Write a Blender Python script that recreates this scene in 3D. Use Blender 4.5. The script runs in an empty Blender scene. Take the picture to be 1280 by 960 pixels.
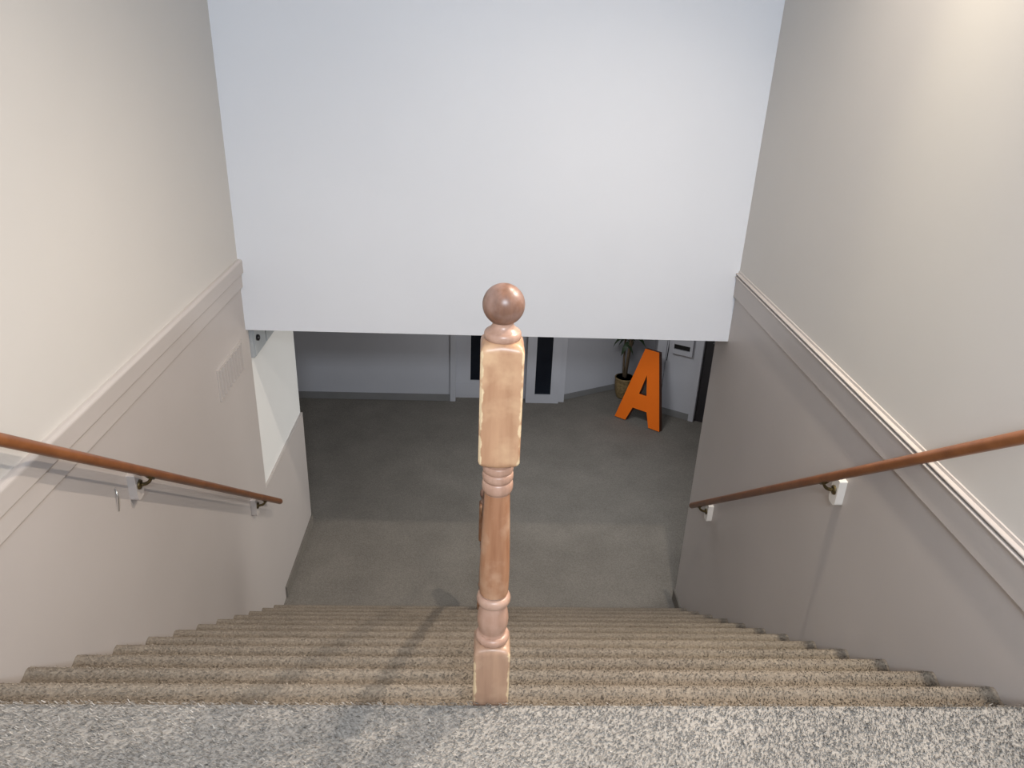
import bpy, bmesh, math, random
import numpy as np
from mathutils import Vector, Matrix

random.seed(7)
rng = np.random.default_rng(7)
S = bpy.context.scene
C = bpy.context.scene.collection

# ------------------------------------------------------------------ camera
PITCH, YAW, ROLL = -0.4342, 0.0482, 0.0414
fw = Vector((math.sin(YAW)*math.cos(PITCH), math.cos(YAW)*math.cos(PITCH), math.sin(PITCH)))
rt = Vector((math.cos(YAW), -math.sin(YAW), 0)); up0 = rt.cross(fw)
c_, s_ = math.cos(ROLL), math.sin(ROLL)
r2 = rt*c_ + up0*s_; u2 = up0*c_ - rt*s_
M = Matrix((r2, u2, -fw)).transposed().to_4x4()
M.translation = Vector((-0.1182, -1.424, 1.55))
cd = bpy.data.cameras.new('camera'); co = bpy.data.objects.new('camera', cd); C.objects.link(co)
co.matrix_world = M; cd.sensor_width = 36; cd.lens = 958.42*36/1280; cd.clip_start = .02
S.camera = co

# ------------------------------------------------------------------ world, light, exposure
w = bpy.data.worlds.new('world'); S.world = w; w.use_nodes = True
w.node_tree.nodes['Background'].inputs[0].default_value = (.8, .87, 1, 1)
w.node_tree.nodes['Background'].inputs[1].default_value = .3
S.view_settings.view_transform = 'Standard'; S.view_settings.look = 'None'
S.view_settings.gamma = 1; S.view_settings.use_curve_mapping = False
S.view_settings.exposure = -0.45

def spot(name, loc, target, power, angle, blend, col, radius):
    l = bpy.data.lights.new(name, 'SPOT'); l.energy = power; l.spot_size = math.radians(angle); l.spot_blend = blend
    l.color = col; l.shadow_soft_size = radius
    o = bpy.data.objects.new(name, l); C.objects.link(o); o.location = loc
    o.rotation_euler = (Vector(target)-Vector(loc)).to_track_quat('-Z', 'Y').to_euler(); return o
def area(name, loc, target, power, sx, sy, col):
    l = bpy.data.lights.new(name, 'AREA'); l.shape = 'RECTANGLE'; l.size = sx; l.size_y = sy; l.energy = power; l.color = col
    o = bpy.data.objects.new(name, l); C.objects.link(o); o.location = loc
    o.rotation_euler = (Vector(target)-Vector(loc)).to_track_quat('-Z', 'Y').to_euler(); return o
ZB_ = -.19
WARM = (1, .87, .73); COOL = (.82, .90, 1.0)
# ceiling downlight close to the right-hand wall (its wide light and its narrow beam)
spot('downlight', (1.17, 1.23, 3.1), (.52, 1.15, 0), 440, 114, 1.0, WARM, .05)
spot('downlight_beam', (1.17, 1.23, 3.1), (1.29, 1.23, 0), 150, 32, 1.0, (1, .91, .62), .05)
# second lamp over the landing edge
spot('stair_lamp', (1.22, .50, 2.15), (-.6, .3, 0), 205, 114, 1.0, WARM, .04)
# cool light panel over the landing, behind the camera
area('landing_panel', (.2, -2.8, 2.6), (.2, .3, 0), 192, 1.0, .36, COOL)
# added fill with no visible source, brightens the lower hall and the letter
area('hall_fill', (.8, 4.9, ZB_-.03), (.8, 4.9, -3), 32, .6, .6, (.93, .96, 1))
# unseen side light added at the right to brighten the hall's white left wall
hw_l = area('hall_side_fill', (4.2, 4.3, -.85), (-1.5, 3.75, -.85), 25, 1.1, 1.1, (1, .975, .93)); hw_l.data.spread = math.radians(70)

# ------------------------------------------------------------------ dimensions
XL, XR = -1.553, 1.448
G, RI, N = .2479, .18985, 13
ZF = -RI*N                        # lower hall floor
YB, ZB = 3.03, -.19               # bulkhead face and lower edge
ZC = 3.2                          # stairwell ceiling
ZR = .257                         # top of the dado rail

# ------------------------------------------------------------------ materials
def mat(name, col, rough=.6, col2=None, scale=6, detail=4, bump=0, bscale=80, stretch=None, spec=.4, metal=0, bdist=.002):
    m = bpy.data.materials.new(name); m.use_nodes = True
    nt = m.node_tree; b = nt.nodes['Principled BSDF']
    b.inputs['Roughness'].default_value = rough; b.inputs['Metallic'].default_value = metal
    b.inputs['Specular IOR Level'].default_value = spec
    b.inputs['Base Color'].default_value = (*col, 1)
    tc = nt.nodes.new('ShaderNodeTexCoord'); mp = nt.nodes.new('ShaderNodeMapping')
    nt.links.new(tc.outputs['Object'], mp.inputs[0])
    if stretch: mp.inputs['Scale'].default_value = stretch
    if col2:
        nz = nt.nodes.new('ShaderNodeTexNoise'); nz.inputs['Scale'].default_value = scale; nz.inputs['Detail'].default_value = detail
        nt.links.new(mp.outputs[0], nz.inputs['Vector'])
        rp = nt.nodes.new('ShaderNodeValToRGB'); rp.color_ramp.elements[0].color = (*col, 1); rp.color_ramp.elements[1].color = (*col2, 1)
        rp.color_ramp.elements[0].position = .36; rp.color_ramp.elements[1].position = .64
        nt.links.new(nz.outputs[0], rp.inputs[0]); nt.links.new(rp.outputs[0], b.inputs['Base Color'])
    if bump:
        nb = nt.nodes.new('ShaderNodeTexNoise'); nb.inputs['Scale'].default_value = bscale; nb.inputs['Detail'].default_value = 3
        nt.links.new(tc.outputs['Object'], nb.inputs['Vector'])
        bp = nt.nodes.new('ShaderNodeBump'); bp.inputs['Strength'].default_value = bump; bp.inputs['Distance'].default_value = bdist
        nt.links.new(nb.outputs[0], bp.inputs['Height']); nt.links.new(bp.outputs[0], b.inputs['Normal'])
    return m

M_white = mat('bulkhead_paint', (.755, .775, .815), .6, (.735, .755, .795), 1.2, bump=.06, bscale=300)
M_upper = mat('cream_paint', (.62, .592, .555), .6, (.60, .574, .54), 1.1, bump=.06, bscale=300)
M_dado = mat('taupe_paint', (.485, .443, .418), .42, (.465, .424, .40), 1.5, bump=.06, bscale=260)
M_trim = mat('taupe_trim_paint', (.505, .462, .434), .35, (.485, .443, .415), 2.5, bump=.03, bscale=200)
M_recess = mat('recess_white_paint', (.76, .755, .735), .6, (.74, .735, .715), 1.3)
M_hall = mat('hall_paint', (.56, .56, .59), .6, (.53, .53, .56), 1.5)
M_hallbase = mat('hall_skirting', (.24, .235, .23), .6, (.21, .205, .20), 3)
M_frame = mat('white_frame_paint', (.55, .55, .58), .45, (.52, .52, .55), 3)
M_glass = mat('dark_glass', (.006, .008, .014), .12, (.012, .016, .024), 2, spec=.3)
M_opening_shade = mat('opening_shade_colour', (.03, .026, .028), .5, (.024, .022, .025), 3)  # near-black that stands for the shade inside the right-hand opening
M_rail = mat('varnished_pine', (.26, .096, .033), .34, (.195, .068, .022), 14, stretch=(1, 1, 1), bump=.08, bscale=90, spec=.5)
M_brass = mat('aged_brass', (.20, .15, .07), .38, (.11, .09, .05), 40, metal=.9)
M_block = mat('white_block_paint', (.80, .76, .70), .45, (.76, .72, .67), 8)
M_orange = mat('orange_paint', (.93, .185, .010), .5, (.90, .172, .009), 4, spec=.3)
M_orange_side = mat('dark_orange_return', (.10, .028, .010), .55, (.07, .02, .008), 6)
M_steel = mat('cabinet_grey', (.42, .44, .45), .4, (.38, .40, .41), 4)
M_black = mat('black_plastic', (.008, .008, .008), .4, (.014, .014, .014), 9)
M_pot = mat('tan_wicker', (.30, .21, .095), .75, (.17, .115, .05), 40, bump=.6, bscale=60, bdist=.008)
M_bark = mat('plant_bark', (.20, .14, .085), .8, (.12, .085, .05), 25, stretch=(6, 6, 1))
M_leaf = mat('leaf_green', (.045, .075, .032), .5, (.025, .05, .02), 9)
M_soil = mat('potting_soil', (.03, .022, .016), .9, (.05, .035, .024), 40)
M_steelpin = mat('bright_steel', (.6, .6, .58), .3, (.5, .5, .48), 20, metal=.9)

def carpet(name, a, b, island=False):
    m = bpy.data.materials.new(name); m.use_nodes = True
    nt = m.node_tree; p = nt.nodes['Principled BSDF']; L = nt.links
    p.inputs['Roughness'].default_value = .95; p.inputs['Specular IOR Level'].default_value = .1
    tc = nt.nodes.new('ShaderNodeTexCoord')
    n1 = nt.nodes.new('ShaderNodeTexNoise'); n1.inputs['Scale'].default_value = 110; n1.inputs['Detail'].default_value = 4
    n2 = nt.nodes.new('ShaderNodeTexNoise'); n2.inputs['Scale'].default_value = 3.0; n2.inputs['Detail'].default_value = 5
    L.new(tc.outputs['Object'], n1.inputs['Vector']); L.new(tc.outputs['Object'], n2.inputs['Vector'])
    rp = nt.nodes.new('ShaderNodeValToRGB')
    rp.color_ramp.elements[0].position = .3; rp.color_ramp.elements[1].position = .7
    rp.color_ramp.elements[0].color = (*a, 1); rp.color_ramp.elements[1].color = (*b, 1)
    if island:
        g = nt.nodes.new('ShaderNodeNewGeometry'); L.new(g.outputs['Random Per Island'], rp.inputs[0])
        rp.color_ramp.elements[0].position = 0; rp.color_ramp.elements[1].position = 1
    else:
        L.new(n1.outputs[0], rp.inputs[0])
    mx = nt.nodes.new('ShaderNodeMix'); mx.data_type = 'RGBA'; mx.blend_type = 'MULTIPLY'; mx.inputs['Factor'].default_value = 1
    r2_ = nt.nodes.new('ShaderNodeValToRGB'); r2_.color_ramp.elements[0].position = .3; r2_.color_ramp.elements[1].position = .7
    r2_.color_ramp.elements[0].color = (.82, .82, .82, 1); r2_.color_ramp.elements[1].color = (1, 1, 1, 1)
    L.new(n2.outputs[0], r2_.inputs[0]); L.new(rp.outputs[0], mx.inputs['A']); L.new(r2_.outputs[0], mx.inputs['B'])
    L.new(mx.outputs['Result'], p.inputs['Base Color'])
    if not island:
        bp = nt.nodes.new('ShaderNodeBump'); bp.inputs['Strength'].default_value = .6; bp.inputs['Distance'].default_value = .006
        L.new(n1.outputs[0], bp.inputs['Height']); L.new(bp.outputs[0], p.inputs['Normal'])
    return m
M_carpet = carpet('carpet_landing', (.235, .215, .195), (.395, .37, .335))
M_carpet_st = carpet('carpet_stairs', (.185, .153, .120), (.30, .255, .203))
M_carpet_hall = carpet('carpet_hall', (.172, .156, .135), (.25, .229, .20))
M_pile = carpet('carpet_pile', (.19, .175, .158), (.51, .478, .436), True)
M_pile_st = carpet('carpet_pile_stairs', (.165, .136, .106), (.41, .35, .28), True)

def wood_newel(name, dark, light, bare, edge=False):
    m = bpy.data.materials.new(name); m.use_nodes = True
    nt = m.node_tree; p = nt.nodes['Principled BSDF']; L = nt.links
    p.inputs['Roughness'].default_value = .36; p.inputs['Specular IOR Level'].default_value = .45
    tc = nt.nodes.new('ShaderNodeTexCoord'); mp = nt.nodes.new('ShaderNodeMapping'); mp.inputs['Scale'].default_value = (1, 1, .09)
    L.new(tc.outputs['Object'], mp.inputs[0])
    n = nt.nodes.new('ShaderNodeTexNoise'); n.inputs['Scale'].default_value = 60; n.inputs['Detail'].default_value = 6
    L.new(mp.outputs[0], n.inputs['Vector'])
    rp = nt.nodes.new('ShaderNodeValToRGB'); e = rp.color_ramp.elements
    e[0].position = .3; e[0].color = (*dark, 1); e[1].position = .72; e[1].color = (*light, 1)
    L.new(n.outputs[0], rp.inputs[0])
    # bare wood where the varnish has worn off, in blotches
    n2 = nt.nodes.new('ShaderNodeTexNoise'); n2.inputs['Scale'].default_value = 17; n2.inputs['Detail'].default_value = 4
    L.new(tc.outputs['Object'], n2.inputs['Vector'])
    r2_ = nt.nodes.new('ShaderNodeValToRGB'); r2_.color_ramp.elements[0].position = .48; r2_.color_ramp.elements[1].position = .72
    L.new(n2.outputs[0], r2_.inputs[0])
    mx = nt.nodes.new('ShaderNodeMix'); mx.data_type = 'RGBA'; mx.inputs['B'].default_value = (*bare, 1)
    L.new(r2_.outputs[0], mx.inputs['Factor']); L.new(rp.outputs[0], mx.inputs['A'])
    out = mx.outputs['Result']
    if edge:
        # pale rubbed arrises of the square blocks, broken up by noise
        sx = nt.nodes.new('ShaderNodeSeparateXYZ'); L.new(tc.outputs['Object'], sx.inputs[0])
        def mth(op, a_, b_=None):
            q = nt.nodes.new('ShaderNodeMath'); q.operation = op
            for i_, v_ in enumerate((a_, b_)):
                if v_ is None: continue
                if isinstance(v_, (int, float)): q.inputs[i_].default_value = v_
                else: L.new(v_, q.inputs[i_])
            return q.outputs[0]
        mn = mth('MINIMUM', mth('ABSOLUTE', sx.outputs[0]), mth('ABSOLUTE', sx.outputs[1]))
        n3 = nt.nodes.new('ShaderNodeTexNoise'); n3.inputs['Scale'].default_value = 35; n3.inputs['Detail'].default_value = 4
        L.new(tc.outputs['Object'], n3.inputs['Vector'])
        v = mth('ADD', mn, mth('MULTIPLY', mth('SUBTRACT', n3.outputs[0], .5), .022))
        mr = nt.nodes.new('ShaderNodeMapRange'); mr.inputs['From Min'].default_value = .0400; mr.inputs['From Max'].default_value = .0425
        L.new(v, mr.inputs['Value'])
        mx2 = nt.nodes.new('ShaderNodeMix'); mx2.data_type = 'RGBA'; mx2.inputs['B'].default_value = (.66, .50, .31, 1)
        L.new(mr.outputs[0], mx2.inputs['Factor']); L.new(out, mx2.inputs['A']); out = mx2.outputs['Result']
    L.new(out, p.inputs['Base Color'])
    return m
M_nblock = wood_newel('newel_top_block_wood', (.36, .19, .105), (.47, .27, .155), (.54, .34, .20), True)
M_nbase = wood_newel('newel_base_wood', (.32, .19, .125), (.42, .26, .17), (.46, .30, .20), True)
M_nring = wood_newel('newel_ring_wood', (.33, .19, .13), (.43, .265, .195), (.46, .30, .225))
M_nshaft = wood_newel('newel_shaft_wood', (.27, .12, .06), (.39, .20, .11), (.45, .27, .17))
M_nball = wood_newel('newel_ball_wood', (.13, .066, .044), (.25, .125, .078), (.31, .205, .17))

# ------------------------------------------------------------------ helpers
def link(name, me, mats, parent=None, smooth=False):
    o = bpy.data.objects.new(name, me); C.objects.link(o)
    for m in (mats if isinstance(mats, (list, tuple)) else [mats]): me.materials.append(m)
    if parent: o.parent = parent
    if smooth:
        for p in me.polygons: p.use_smooth = True
    return o
def box(bm, x0, x1, y0, y1, z0, z1, mi=0):
    v = [bm.verts.new(q) for q in ((x0,y0,z0),(x1,y0,z0),(x1,y1,z0),(x0,y1,z0),(x0,y0,z1),(x1,y0,z1),(x1,y1,z1),(x0,y1,z1))]
    for f in ((0,3,2,1),(4,5,6,7),(0,1,5,4),(1,2,6,5),(2,3,7,6),(3,0,4,7)):
        fc = bm.faces.new([v[i] for i in f]); fc.material_index = mi
def done(bm, name, mats, parent=None, bevel=0, seg=2, smooth=False):
    if bevel: bmesh.ops.bevel(bm, geom=[e for e in bm.edges], offset=bevel, segments=seg, affect='EDGES', clamp_overlap=True)
    bmesh.ops.recalc_face_normals(bm, faces=bm.faces)
    me = bpy.data.meshes.new(name); bm.to_mesh(me); bm.free()
    return link(name, me, mats, parent, smooth)
def bx(name, x0, x1, y0, y1, z0, z1, m, parent=None, bevel=0):
    bm = bmesh.new(); box(bm, x0, x1, y0, y1, z0, z1); return done(bm, name, m, parent, bevel)
def prism_x(bm, prof, x0, x1):
    """profile in (y,z), counter-clockwise, extruded along x"""
    a = [bm.verts.new((x0, y, z)) for y, z in prof]; b = [bm.verts.new((x1, y, z)) for y, z in prof]
    n = len(prof)
    for i in range(n): bm.faces.new((a[i], a[(i+1)%n], b[(i+1)%n], b[i]))
    bm.faces.new(a); bm.faces.new(b[::-1])
def prism_y(bm, prof, y0, y1):
    """profile in (x,z) extruded along y"""
    a = [bm.verts.new((x, y0, z)) for x, z in prof]; b = [bm.verts.new((x, y1, z)) for x, z in prof]
    n = len(prof)
    for i in range(n): bm.faces.new((a[i], a[(i+1)%n], b[(i+1)%n], b[i]))
    bm.faces.new(a); bm.faces.new(b[::-1])
def tube(bm, pts, r, seg=16, cap=True):
    pts = [Vector(p) for p in pts]; rings = []
    rr = r if isinstance(r, (list, tuple)) else [r]*len(pts)
    for i, p in enumerate(pts):
        t = (pts[min(i+1, len(pts)-1)] - pts[max(i-1, 0)]).normalized()
        a = t.cross(Vector((0, 0, 1)))
        if a.length < 1e-3: a = Vector((1, 0, 0))
        a.normalize(); b = t.cross(a)
        rings.append([bm.verts.new(p + (a*math.cos(2*math.pi*k/seg) + b*math.sin(2*math.pi*k/seg))*rr[i]) for k in range(seg)])
    for i in range(len(rings)-1):
        for k in range(seg):
            bm.faces.new((rings[i][k], rings[i][(k+1)%seg], rings[i+1][(k+1)%seg], rings[i+1][k]))
    if cap: bm.faces.new(rings[0][::-1]); bm.faces.new(rings[-1])
def empty(name, loc, rz=0):
    o = bpy.data.objects.new(name, None); C.objects.link(o); o.location = loc; o.rotation_euler = (0, 0, rz); return o
def tag(o, label, cat, group=None, kind=None):
    o['label'] = label; o['category'] = cat
    if group: o['group'] = group
    if kind: o['kind'] = kind
    return o
def struct(o, label=None, cat=None):
    o['kind'] = 'structure'
    if label: o['label'] = label
    if cat: o['category'] = cat
    return o

# ------------------------------------------------------------------ shell
T = .14; YBK = -4.6
YE_L, YE_R = 4.22, 3.27
bm = bmesh.new()
box(bm, XL-T, XL, YBK, YB+.05, ZF-.1, .17, 0)
box(bm, XL-T, XL, YBK, YB+.05, .17, ZC, 1)
box(bm, XL-T, XL, YB+.05, YE_L, ZF-.1, -1.365, 0)
box(bm, XL-T, XL-.018, YB+.05, YE_L, -1.365, ZB, 2)
struct(done(bm, 'wall_left', [M_dado, M_upper, M_recess]), 'left stairwell wall, cream above and taupe below the dado rail', 'wall')
bm = bmesh.new()
box(bm, XR, XR+T, YBK, YE_R, ZF-.1, .17, 0)
box(bm, XR, XR+T, YBK, YB+.1, .17, ZC, 1)
struct(done(bm, 'wall_right', [M_dado, M_upper]), 'right stairwell wall, cream above and grey taupe below the dado rail', 'wall')
struct(bx('wall_bulkhead', XL-T, XR+T, YB, YB+.16, ZB, ZC, M_white), 'plain white bulkhead wall hanging above the foot of the stairs', 'wall')
struct(bx('wall_rear', XL-T, XR+T, YBK-.12, YBK, 0, ZC, M_dado), 'cream wall behind the landing', 'wall')
struct(bx('ceiling', XL-T, XR+T, YBK-.12, YB+.2, ZC, ZC+.1, M_white), 'white ceiling over the stairwell', 'ceiling')
struct(bx('ceiling_hall', -5.2, 4.4, YB+.12, 8.2, ZB, ZB+.12, M_white), 'ceiling of the lower hall', 'ceiling')
struct(bx('wall_hall_left', -5.2, -5.08, YE_L-.2, 8.1, ZF-.1, ZB, M_hall), 'far left wall of the lower hall', 'wall')
struct(bx('wall_hall_right', 4.28, 4.4, YE_R-.2, 8.1, ZF-.1, ZB, M_hall), 'far right wall of the lower hall', 'wall')
struct(bx('wall_hall_front_left', -5.2, XL-T, YE_L-.14, YE_L, ZF-.1, ZB, M_hall), 'hall wall turning left beside the stairs', 'wall')
struct(bx('wall_hall_front_right', XR+T, 4.4, YE_R-.14, YE_R, ZF-.1, ZB, M_hall), 'hall wall turning right beside the stairs', 'wall')

# landing floor with a rolled nosing
PAD = .011                        # the carpet pad bulges up at each nosing
def nose_profile(y_back, y_nose, z, depth, r=.021):
    d = .0 if y_nose == 0 else PAD
    pts = [(y_back, z-d), (y_back, z-depth)]
    pts += [(y_nose-.03, z-depth), (y_nose-.028, z-2*r)]
    for k in range(7):
        a = -math.pi/2 + math.pi*k/6
        pts.append((y_nose-r+r*math.cos(a), z-r+r*math.sin(a)))
    if d:
        for k in range(6):
            t = k/5; pts.append((y_nose-r-.004-.030*t, z-d*(t*t*(3-2*t))))
    return pts
bm = bmesh.new(); prism_x(bm, nose_profile(YBK, 0, 0, RI-.001), XL, XR)
struct(done(bm, 'floor', M_carpet), 'grey looped carpet of the upper landing', 'floor')
struct(bx('floor_hall', -5.2, 4.4, 2.94, 8.2, ZF-.1, ZF, M_carpet_hall), 'dark grey carpet of the lower hall', 'floor')

# staircase
st = empty('staircase', (0, 0, ZF))
tag(st, 'straight flight of brown carpeted stairs going down to the hall', 'staircase', kind='structure')
for n in range(1, N):
    bm = bmesh.new()
    prism_x(bm, [(y, z-ZF) for y, z in nose_profile((n-1)*G-.03, n*G, -n*RI, RI-.001)], XL+.001, XR-.001)
    done(bm, 'step', M_carpet_st, st)

# carpet pile: short leaning tufts
def pile(name, m, patches, parent=None, zoff=0.0, sc=1.0, pad=0.0):
    V = []; Fc = []; k = 0
    vs = []
    for (x0, x1, y0, y1, z, cnt) in patches:
        x = rng.uniform(x0, x1, cnt); y = rng.uniform(y0, y1, cnt)
        ang = rng.normal(-2.2, .55, cnt); ln = rng.uniform(.004, .010, cnt)*sc; h = rng.uniform(.004, .009, cnt)*sc
        wd = rng.uniform(.0009, .0018, cnt)
        dx, dy = np.cos(ang)*ln, np.sin(ang)*ln
        px, py = -np.sin(ang)*wd, np.cos(ang)*wd
        zz = np.full(cnt, z)
        if pad:
            t = np.clip((y1+.004-.025-y)/.030, 0, 1); zz = zz - pad*t*t*(3-2*t)
            e_ = np.clip((y-(y1+.004-.021))/.021, 0, 1); zz = zz - .021*(1-np.sqrt(1-e_*e_*.96))
        a = np.stack([x-px, y-py, zz-.001], 1); b = np.stack([x+px, y+py, zz-.001], 1)
        c = np.stack([x+dx+px*.6, y+dy+py*.6, zz+h], 1); d = np.stack([x+dx-px*.6, y+dy-py*.6, zz+h], 1)
        vs.append(np.stack([a, b, c, d], 1).reshape(-1, 3))
    V = np.concatenate(vs); V[:, 2] += zoff
    nq = len(V)//4
    me = bpy.data.meshes.new(name)
    me.vertices.add(len(V)); me.vertices.foreach_set('co', V.ravel())
    me.loops.add(len(V)); me.loops.foreach_set('vertex_index', np.arange(len(V), dtype=np.int32))
    me.polygons.add(nq); me.polygons.foreach_set('loop_start', np.arange(nq, dtype=np.int32)*4)
    me.polygons.foreach_set('loop_total', np.full(nq, 4, dtype=np.int32))
    me.update(); me.validate()
    o = link(name, me, m, parent); o['kind'] = 'stuff'; return o
p1 = pile('carpet_pile', M_pile, [(XL+.01, XR-.01, -.55, -.004, 0, 62000)])
tag(p1, 'short grey carpet pile at the front of the landing', 'carpet', kind='stuff')
pile('carpet_pile', M_pile_st, [(XL+.01, XR-.01, n*G-.24, n*G-.004, -n*RI, 17000 if n < 5 else 9000) for n in range(1, 10)], st, -ZF, .6, PAD)

# dado rails
def extr_y(name, prof, y0, y1, m):
    bm = bmesh.new(); prism_y(bm, prof, y0, y1); return struct(done(bm, name, m))
def arc(cx, cz, r, a0, a1, n=6):
    return [(cx + r*math.cos(math.radians(a0+(a1-a0)*k/n)), cz + r*math.sin(math.radians(a0+(a1-a0)*k/n))) for k in range(n+1)]
# left: thick rounded cap over a flat board
pl = [(0, .085), (.012, .085), (.014, .088), (.014, .166)] + [(.024, .172)] + [(.027, .176), (.027, .235)] + arc(.012, .242, .015, 0, 90, 5) + [(0, .257)]
o = extr_y('trim_1', [(XL+x, z) for x, z in pl], YBK, YB, M_trim); struct(o, 'taupe dado rail along the left wall', 'dado rail')
pr = [(0, .108), (.012, .108), (.014, .111), (.014, .226), (.019, .229)] + arc(.019, .2335, .0045, -90, 90, 5) + [(.009, .2395), (.009, .2465)] + arc(.017, .2515, .0045, -90, 90, 5) + [(.006, .2575), (.005, .268), (0, .270)]
o = extr_y('trim_2', [(XR-x, z) for x, z in pr], YBK, YB, M_trim); struct(o, 'beaded taupe dado rail along the right wall', 'dado rail')
# skirting at the foot on the left
struct(bx('baseboard_left', XL, XL+.014, YB+.23, YE_L, ZF, ZF+.10, M_carpet_hall, bevel=.003), 'carpeted skirting at the foot of the left wall', 'skirting')

struct(bx('baseboard_right', XR-.014, XR+T+.014, YB+.04, YE_R+.014, ZF, ZF+.10, M_carpet_hall, bevel=.004), 'carpeted skirting round the foot of the right wall', 'skirting')

# ------------------------------------------------------------------ lower hall back wall
YH = 6.73
struct(bx('wall_back', -5.2, -.42, YH, YH+.12, ZF-.1, ZB, M_hall), 'dim grey back wall of the lower hall', 'wall')
struct(bx('wall_back_over_door', -.42, .87, YH+.02, YH+.12, ZF+2.05, ZB, M_hall), 'wall over the hall door', 'wall')
struct(bx('wall_beside_door', .83, .90, YH+.02, YH+.14, ZF-.1, ZB, M_hall), 'narrow wall strip beside the glazed side panel', 'wall')
struct(bx('baseboard_back', -5.08, -.45, YH-.016, YH, ZF, ZF+.085, M_hallbase, bevel=.003), 'grey skirting along the back wall', 'skirting')
struct(bx('trim_3', -.45, -.385, YH-.025, YH+.14, ZF, ZF+2.08, M_frame, bevel=.004), 'white jamb at the left of the hall door', 'door frame')
struct(bx('trim_4', .44, .50, YH-.025, YH+.14, ZF, ZF+2.08, M_frame, bevel=.004), 'white jamb between the hall door and its side panel', 'door frame')
# door
d1 = struct(empty('door_1', (0, YH+.09, ZF)), 'white hall door with a dark glass panel', 'door')
bm = bmesh.new(); y0, y1 = 0, .045
for a in ((-.385, -.215, 0, 2.03), (.27, .44, 0, 2.03), (-.215, .27, 0, .228), (-.215, .27, 1.9, 2.03)): box(bm, a[0], a[1], y0, y1, a[2], a[3])
lf1 = done(bm, 'door_leaf', M_frame, d1)
bx('pane', -.215, .27, .015, .03, .228, 1.9, M_glass, lf1)
h = bmesh.new(); tube(h, [(.36, 0, 1.0), (.36, -.04, 1.0), (.26, -.045, 1.0)], .009, 10); done(h, 'door_handle', M_steelpin, lf1, smooth=True)
bx('kick_plate', -.385, .44, -.004, 0, .03, .20, M_frame, lf1)
# side panel
w1 = struct(empty('window_1', (0, YH, ZF)), 'narrow glazed side panel right of the hall door', 'window')
bm = bmesh.new()
for a in ((.50, .545, 0, 2.05), (.73, .83, 0, 2.05), (.545, .73, 0, .108), (.545, .73, 1.95, 2.05)): box(bm, a[0], a[1], -.02, .05, a[2], a[3])
wf1 = done(bm, 'window_frame', M_frame, w1)
bx('pane', .545, .73, .0, .02, .108, 1.95, M_glass, wf1)
# angled wall running back to the plant corner
def seg_wall(name, p, q, z0, z1, th, m, parent=None, bevel=0):
    p = Vector((p[0], p[1])); q = Vector((q[0], q[1])); e = (q-p); L_ = e.length
    bm = bmesh.new(); box(bm, 0, L_, 0, th, 0, z1-z0)
    o = done(bm, name, m, parent, bevel); o.location = (p.x, p.y, z0); o.rotation_euler = (0, 0, math.atan2(e.y, e.x)); return o
struct(seg_wall('wall_angled', (.86, 6.80), (2.45, 7.60), ZF-.05, ZB, .1, M_hall), 'hall wall slanting back to the potted plant', 'wall')
struct(seg_wall('baseboard_angled', (.872, 6.79), (2.30, 7.51), ZF, ZF+.07, .014, M_hallbase, bevel=.003), 'skirting of the slanting hall wall', 'skirting')
# wall piece at right with the slot, jamb and a dark leaf painted as the shade of an opening
a0 = Vector((2.0, 6.53)); a1 = Vector((2.30, 6.34)); e = (a1-a0).normalized()
struct(seg_wall('wall_slot', a0, a1, ZF-.05, ZB, .1, M_hall), 'short grey wall behind the orange letter', 'wall')
struct(seg_wall('wall_slot_return', (2.0, 6.55), (2.20, 7.5), ZF-.05, ZB, .1, M_hall), 'side of the short grey wall', 'wall')
nrm = Vector((e.y, -e.x))
struct(seg_wall('baseboard_slot', a0+nrm*.013, a1+nrm*.013, ZF, ZF+.08, .012, M_hallbase, bevel=.003), 'skirting of the short grey wall', 'skirting')
struct(seg_wall('trim_5', a1+nrm*.02, a1+nrm*.02+e*.06, ZF, ZB, .14, M_frame, bevel=.004), 'pale jamb beside the dark opening', 'door frame')
d2 = struct(empty('opening_shade', (a1.x+e.x*.06, a1.y+e.y*.06, ZF), math.atan2(e.y, e.x)), 'dark leaf standing in for the shaded opening at the right end of the hall', 'door')
lf2 = bx('door_leaf', 0, .95, .03, .07, .005, 2.1, M_opening_shade, d2, bevel=.003)  # dark leaf fills the opening, its colour replaces the unlit space beyond
bm = bmesh.new(); tube(bm, [(.10, .03, 1.0), (.10, -.02, 1.0), (.2, -.02, 1.0)], .009, 10); done(bm, 'door_handle', M_steelpin, lf2, smooth=True)
struct(seg_wall('wall_hall_end', a1+e*1.0, (4.3, 5.5), ZF-.05, ZB, .1, M_hall), 'hall wall past the dark opening', 'wall')

# slot box on the short wall
sb = empty('wall_box', (a0.x+e.x*.07+nrm.x*.02, a0.y+e.y*.07+nrm.y*.02, -1.68), math.atan2(e.y, e.x))
tag(sb, 'small grey wall box with a black slot above the orange letter', 'wall box')
bm = bmesh.new()
for a in ((0, .235, 0, .055), (0, .235, .115, .30), (0, .022, .055, .115), (.205, .235, .055, .115)): box(bm, a[0], a[1], -.03, .02, a[2], a[3])
done(bm, 'box_body', M_frame, sb)
bx('slot', .022, .205, -.012, .015, .055, .115, M_black, sb)
cb = bmesh.new(); p0 = a0 + e*.015 + nrm*.006
tube(cb, [(p0.x, p0.y, ZB-.02), (p0.x, p0.y, -1.5), (p0.x+.004, p0.y, -1.65), (p0.x-.002, p0.y, -1.80)], .005, 8)
tag(done(cb, 'cable', M_black, smooth=True), 'thin black cable hanging on the wall beside the slot box', 'cable')

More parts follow.
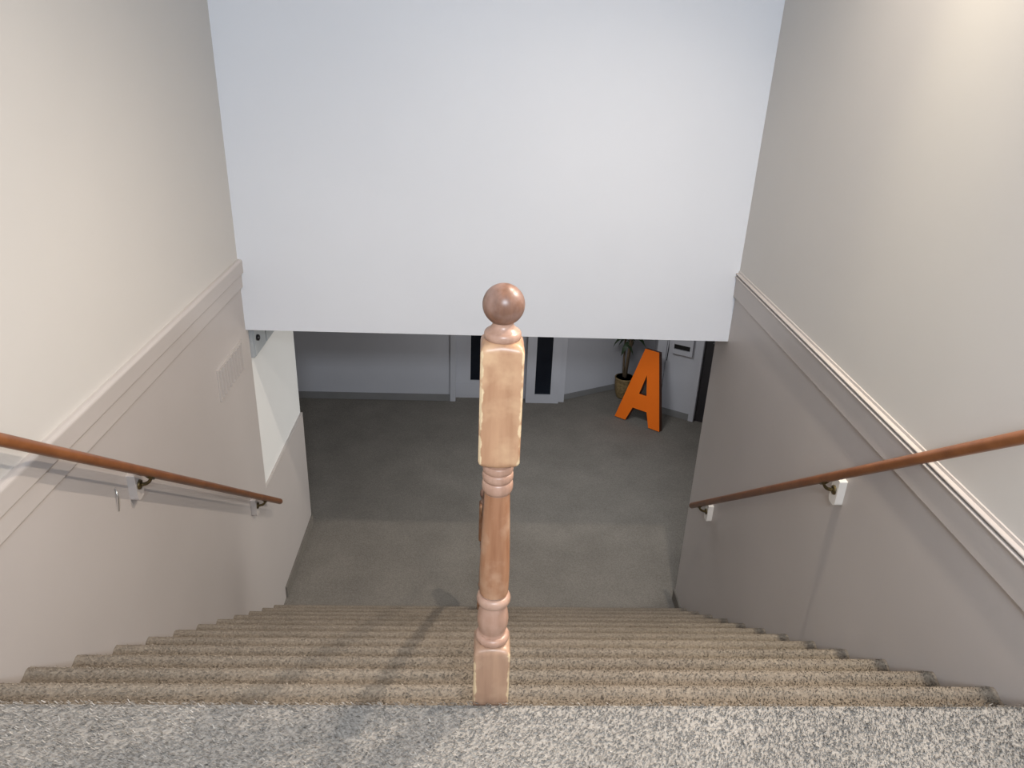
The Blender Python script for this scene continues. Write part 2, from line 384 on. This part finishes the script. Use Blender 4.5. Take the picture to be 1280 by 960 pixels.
# ------------------------------------------------------------------ newel posts
def section(r, sq, k=64):
    """sq 0 = circle of radius r, 1 = square of half-width r with eased corners"""
    out = []
    for i in range(k):
        a = 2*math.pi*(i+.5)/k
        c, s = math.cos(a), math.sin(a)
        if sq == 0: q = r
        else:
            mx_ = max(abs(c), abs(s)); q = r/mx_
            lim = r*1.335
            if q > lim: q = lim
            q = q*sq + r*(1-sq)
        out.append((c*q, s*q))
    return out
def loft(bm, secs):
    rings = []
    for z, r, sq in secs: rings.append([bm.verts.new((x, y, z)) for x, y in section(r, sq)])
    n = len(rings[0])
    for i in range(len(rings)-1):
        for k in range(n): bm.faces.new((rings[i][k], rings[i][(k+1)%n], rings[i+1][(k+1)%n], rings[i+1][k]))
    bm.faces.new(rings[0][::-1]); bm.faces.new(rings[-1])
def torus_secs(z0, z1, r_in, r_out, n=8):
    out = []
    for k in range(n+1):
        a = math.pi*k/n
        out.append((z0+(z1-z0)*(1-math.cos(a))/2, r_in+(r_out-r_in)*math.sin(a), 0))
    return out
def tongue(z_from, z_to, hw, r_end, n=8):
    """square block shoulder rounding over into a circle"""
    out = []
    for k in range(1, n+1):
        t = k/n; a = t*math.pi/2
        out.append((z_from+(z_to-z_from)*math.sin(a), r_end+(hw-r_end)*math.cos(a), max(0, math.cos(a)**1.0)))
    return out
def smooth_angle(o, deg=40):
    for p in o.data.polygons: p.use_smooth = True
    try: o.data.set_sharp_from_angle(angle=math.radians(deg))
    except Exception: pass
def newel(loc, base_z, label, mblock=None, mbase=None):
    t = empty('newel_post', loc)
    tag(t, label, 'newel post', 'turned newel posts of the centre handrail')
    hw = .0455
    # base block
    bm = bmesh.new()
    secs = [(base_z, hw, 1)] + [(base_z+(.138-base_z)*k/8, hw, 1) for k in range(1, 9)] + tongue(.138, .158, hw, .036)
    loft(bm, secs); smooth_angle(done(bm, 'base_block', mbase or M_nbase, t))
    # turned shaft
    bm = bmesh.new()
    secs = [(.150, .034, 0)] + torus_secs(.158, .182, .033, .0425)
    secs += [(.186, .032, 0)]
    for k in range(13):
        q = k/12; secs.append((.188+.082*q, .031+.0075*math.sin(math.pi*(q**.85)), 0))
    secs += [(.272, .031, 0)] + torus_secs(.274, .302, .033, .0415) + [(.306, .0345, 0)]
    loft(bm, secs); smooth_angle(done(bm, 'vase_turning', M_nring, t), 50)
    bm = bmesh.new(); secs = []
    for k in range(15):
        q = k/14
        secs.append((.308+.285*q, .0375 - .0085*q**1.25 - .003*(1-q)**8, 0))
    loft(bm, secs); smooth_angle(done(bm, 'turned_shaft', M_nshaft, t), 50)
    bm = bmesh.new()
    secs = [(.592, .0285, 0), (.596, .029, 0)] + torus_secs(.598, .626, .0315, .0355) + torus_secs(.628, .648, .032, .0355) + torus_secs(.650, .668, .032, .035) + [(.671, .034, 0)]
    # shoulder beneath the top block
    secs += [(.690, .034, 0)]
    loft(bm, secs); smooth_angle(done(bm, 'collar_rings', M_nring, t), 50)
    # top block
    bm = bmesh.new()
    lo = [(2*.694-z, r, q) for z, r, q in tongue(.694, .712, hw, .034)][::-1]
    secs = lo + [(.694+(.948-.694)*k/12, hw, 1) for k in range(13)] + tongue(.948, .968, hw, .033)
    loft(bm, secs); smooth_angle(done(bm, 'top_block', mblock or M_nblock, t))
    # cap rings and ball
    bm = bmesh.new()
    secs = [(.955, .033, 0)] + torus_secs(.966, .986, .033, .039) + [(.988, .031, 0), (.992, .026, 0), (.997, .0225, 0), (1.001, .022, 0), (1.006, .022, 0)]
    loft(bm, secs); smooth_angle(done(bm, 'cap_rings', M_nring, t), 50)
    bm = bmesh.new(); secs = []
    a0_ = math.asin(.023/.0435)
    for k in range(25):
        a = math.pi - a0_ - (math.pi - a0_ - .02)*k/24
        secs.append((1.041+.0435*math.cos(a), .0435*math.sin(a), 0))
    loft(bm, secs); smooth_angle(done(bm, 'ball_finial', M_nball, t), 50)
    return t
PX, PY = -.0702, .056
newel((PX, PY, 0), -RI, 'turned wooden newel post with ball top standing at the head of the stairs')
newel((-.050, 2.86, -12*RI), 0, 'lower wooden newel post hidden behind the front post at the foot of the stairs', M_nshaft, M_nshaft)

# ------------------------------------------------------------------ handrails
def handrail_rail(p, q, r, parent, flat=False):
    bm = bmesh.new(); p = Vector(p); q = Vector(q)
    n = 2
    d = (q-p).normalized()
    tube(bm, [p, p+d*.004, q-d*.004, q], [r*.86, r, r, r*.86], 28)
    return done(bm, 'rail', M_rail, parent, smooth=True)
def bracket(parent, rail_pt, side, wall_x, m_block, label):
    """cast bracket: block on the wall, rose, curved arm and saddle under the rail; side = +1 left wall, -1 right wall"""
    x, y, z = rail_pt
    bl = bmesh.new()
    bt = .034
    zc = z-.062
    # tall block with eased corners standing off the wall
    hw_, hh = .030, .062
    x0, x1 = (wall_x, wall_x+bt) if side > 0 else (wall_x-bt, wall_x)
    prof = []
    for (cy, cz, a) in ((hw_-.016, hh-.004, 0), (-hw_+.016, hh-.004, 90), (-hw_+.016, -hh+.016, 180), (hw_-.016, -hh+.016, 270)):
        rr = .004 if a < 180 else .016
        ox = (hw_-rr) if cy > 0 else -(hw_-rr); oz = (hh-rr) if cz > 0 else -(hh-rr)
        for k in range(5):
            t = math.radians(a+90*k/4); prof.append((y+ox+rr*math.cos(t), zc+oz+rr*math.sin(t)))
    prism_x(bl, prof, x0, x1)
    b = done(bl, 'mounting_block', m_block, parent)
    b['label'] = label
    xf = x1 if side > 0 else x0
    am = bmesh.new()
    # rose
    tube(am, [(xf, y, zc+.004), (xf+side*.006, y, zc+.004), (xf+side*.009, y, zc+.004)], [.022, .020, .011], 18)
    # arm
    pts = []
    for k in range(9):
        t = k/8; a = t*math.pi/2
        pts.append((xf+side*.006 + (x-xf-side*.006)*math.sin(a), y, zc+.004 + (z-.022-zc-.004)*(1-math.cos(a))))
    tube(am, pts, [.0085-.002*k/8 for k in range(9)], 12)
    # saddle
    tube(am, [(x, y-.026, z-.018+.0195), (x, y, z-.022), (x, y+.026, z-.022-.0195)], [.008, .010, .008], 10)
    a = done(am, 'bracket', M_brass, parent, smooth=True); b.parent = a

OFF = .085
# left rail
pl0 = Vector((XL+OFF, .525, .437)); pl1 = Vector((XL+OFF, 3.075, -1.468)); dl = (pl1-pl0)
hl = empty('handrail', (XL, 1.3, ZF)); pa = hl.location
def loc(v): return tuple(Vector(v)-pa)
tag(hl, 'round varnished handrail on the left wall with taupe mounting blocks', 'handrail', 'wall handrails')
handrail_rail(loc(pl0-dl*.62), loc(pl1), .0195, hl)
for Y in (-.25, 1.34, 2.76):
    q = pl0+dl*((Y-pl0.y)/dl.y); bracket(hl, loc(q), 1, XL-pa.x, M_dado, 'taupe painted block')
# loose pin below the rail on the left wall
bm = bmesh.new(); tube(bm, [(XL+.004, 1.206, -.165), (XL+.010, 1.203, -.21), (XL+.005, 1.198, -.268)], [.0025, .003, .0015], 8)
tag(done(bm, 'wall_hook', M_steelpin, smooth=True), 'thin bright metal pin on the left wall below the handrail', 'hook')
# right rail
pr0 = Vector((XR-OFF, .356, .598)); pr1 = Vector((XR-OFF, 2.96, -1.378)); dr = pr1-pr0
hr = empty('handrail', (XR, 1.3, ZF)); pa = hr.location
tag(hr, 'round varnished handrail on the right wall with white mounting blocks', 'handrail', 'wall handrails')
handrail_rail(loc(pr0-dr*.60), loc(pr1), .0195, hr)
for Y in (-.25, 1.32, 2.80):
    q = pr0+dr*((Y-pr0.y)/dr.y); bracket(hr, loc(q), -1, XR-pa.x, M_block, 'white painted block')
# centre rail
bm = bmesh.new(); ring_ = []
for (cx_, cy_, cz_) in ((PX-.004, PY+.0465, .745), (-.054, 2.86-.0465, -1.37)):
    ring_.append([bm.verts.new((cx_+.023*math.cos(2*math.pi*k/28), cy_, cz_+.029*math.sin(2*math.pi*k/28))) for k in range(28)])
for k in range(28): bm.faces.new((ring_[0][k], ring_[0][(k+1)%28], ring_[1][(k+1)%28], ring_[1][k]))
bm.faces.new(ring_[0][::-1]); bm.faces.new(ring_[1])
tag(done(bm, 'handrail', M_rail, smooth=True), 'centre handrail running down behind the front newel post', 'handrail')

# ------------------------------------------------------------------ wall vent on the left
vt = empty('wall_vent', (XL, 2.455, -.40))
tag(vt, 'taupe painted louvred air vent on the left wall', 'vent')
VW, VH = .46, .19
bm = bmesh.new()
for a in ((0, VW, 0, .014), (0, VW, VH-.014, VH), (0, .016, .014, VH-.014), (VW-.016, VW, .014, VH-.014)): box(bm, 0, .009, a[0], a[1], a[2], a[3])
done(bm, 'vent_frame', M_dado, vt)
bx('vent_back', 0, .001, .016, VW-.016, .014, VH-.014, M_dado, vt)
me = None
for k in range(9):
    y = .040+k*(VW-.08)/8
    if me is None:
        bm = bmesh.new(); vv = [(.001, -.007), (.017, -.004), (.017, .003), (.001, .003)]
        a = [bm.verts.new((x_, y_, .014)) for x_, y_ in vv]; b = [bm.verts.new((x_, y_, VH-.014)) for x_, y_ in vv]
        for i in range(4): bm.faces.new((a[i], a[(i+1)%4], b[(i+1)%4], b[i]))
        bm.faces.new(a[::-1]); bm.faces.new(b)
        o = done(bm, 'slat', M_dado, vt); me = o.data
    else:
        o = bpy.data.objects.new('slat', me); C.objects.link(o); o.parent = vt
    o.location = (0, y, 0)

# ------------------------------------------------------------------ grey cabinet under the bulkhead
cbn = empty('wall_cabinet', (XL-.018, 3.085, -.40))
tag(cbn, 'shallow grey wall cabinet with a black lock under the bulkhead at left', 'cabinet')
bx('cabinet_body', 0, .040, 0, .54, 0, .20, M_steel, cbn, bevel=.003)
cdr = bx('cabinet_door', .040, .048, .008, .245, .008, .195, M_steel, cbn, bevel=.002)
bx('cabinet_door', .040, .048, .262, .532, .008, .195, M_steel, cbn, bevel=.002)
bm = bmesh.new(); tube(bm, [(.048, .055, .118), (.060, .055, .118), (.066, .055, .118)], [.020, .020, .012], 18); done(bm, 'lock', M_black, cdr, smooth=True)

# ------------------------------------------------------------------ orange letter
bvec = Vector((.76992, -.63813, 0)); nvec = Vector((.63813, .76992, 0)); th = .20
upv = Vector((0, 0, 1))*math.cos(th) + nvec*math.sin(th); bk = bvec.cross(upv)
if bk.dot(nvec) < 0: bk = -bk
mid = Vector((1.6785, 6.208, ZF+.012))
let = empty('letter_sign', tuple(mid))
tag(let, 'large orange letter A leaning back on the hall floor', 'letter')
outer = [(-.288, 0), (-.148, 0), (-.089, .166), (.089, .166), (.148, 0), (.288, 0), (.086, .86), (-.086, .86)]
hole = [(-.047, .345), (.047, .345), (0, .575)]
def lp(u, v, d): return bvec*u + upv*v + bk*d
DP = .065
bm = bmesh.new()
# face and back as strips of quads (left leg, right leg, crossbar, cap) so the counter stays open
quads = [[(-.288, 0), (-.148, 0), (-.089, .166), (-.047, .345), (0, .575), (0, .86), (-.086, .86)],
         [(.148, 0), (.288, 0), (.086, .86), (0, .86), (0, .575), (.047, .345), (.089, .166)],
         [(-.089, .166), (.089, .166), (.047, .345), (-.047, .345)]]
for q in quads: bm.faces.new([bm.verts.new(lp(u, v, 0)) for u, v in q])
done(bm, 'letter_face', M_orange, let)
bm = bmesh.new()
for loop in (outer, hole):
    a = [bm.verts.new(lp(u, v, .0005)) for u, v in loop]; b = [bm.verts.new(lp(u, v, DP)) for u, v in loop]
    for i in range(len(loop)): bm.faces.new((a[i], a[(i+1)%len(loop)], b[(i+1)%len(loop)], b[i]))
for q in quads: bm.faces.new([bm.verts.new(lp(u, v, DP)) for u, v in q])
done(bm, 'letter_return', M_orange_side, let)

# ------------------------------------------------------------------ potted plant behind the letter
pp = empty('potted_plant', (1.64, 6.93, ZF))
tag(pp, 'tall potted plant in a tan basket pot behind the orange letter', 'plant')
bm = bmesh.new(); rings = []
prof = [(.075, 0), (.085, .02), (.105, .10), (.115, .20), (.11, .24), (.118, .25), (.118, .265), (.105, .265), (.10, .23)]
tube(bm, [(0, 0, z) for r, z in prof], [r for r, z in prof], 28); done(bm, 'pot', M_pot, pp, smooth=True)
bm = bmesh.new(); tube(bm, [(0, 0, .225), (0, 0, .245)], [.098, .09], 20); done(bm, 'soil', M_soil, pp)
for k, (dx, dy) in enumerate(((.02, 0), (-.03, .02), (.0, -.03))):
    bm = bmesh.new(); tube(bm, [(dx*.4, dy*.4, .23), (dx, dy, .5), (dx*1.6+.012, dy*1.3, .75), (dx*2.2, dy*2, 1.05)], [.016, .013, .011, .008], 10); done(bm, 'trunk', M_bark, pp, smooth=True)
leafme = None
for k in range(46):
    if leafme is None:
        bm = bmesh.new(); L_ = .21; prev = None
        for i in range(6):
            t = i/5; wv = .030*math.sin(math.pi*min(1, t*.92+.08))+.001; zc = .10*t-.20*t*t
            cur = (bm.verts.new((t*L_, -wv, zc+.006)), bm.verts.new((t*L_, 0, zc)), bm.verts.new((t*L_, wv, zc+.006)))
            if prev:
                bm.faces.new((prev[0], cur[0], cur[1], prev[1])); bm.faces.new((prev[1], cur[1], cur[2], prev[2]))
            prev = cur
        o = done(bm, 'leaf', M_leaf, pp, smooth=True); leafme = o.data
    else:
        o = bpy.data.objects.new('leaf', leafme); C.objects.link(o); o.parent = pp
    o.location = (random.uniform(-.05, .07), random.uniform(-.06, .05), random.uniform(.66, 1.12))
    o.rotation_euler = (random.uniform(-.4, .4), random.uniform(-.9, .7), random.uniform(0, 6.283)); q = random.uniform(.6, 1.0); o.scale = (q, q, q)
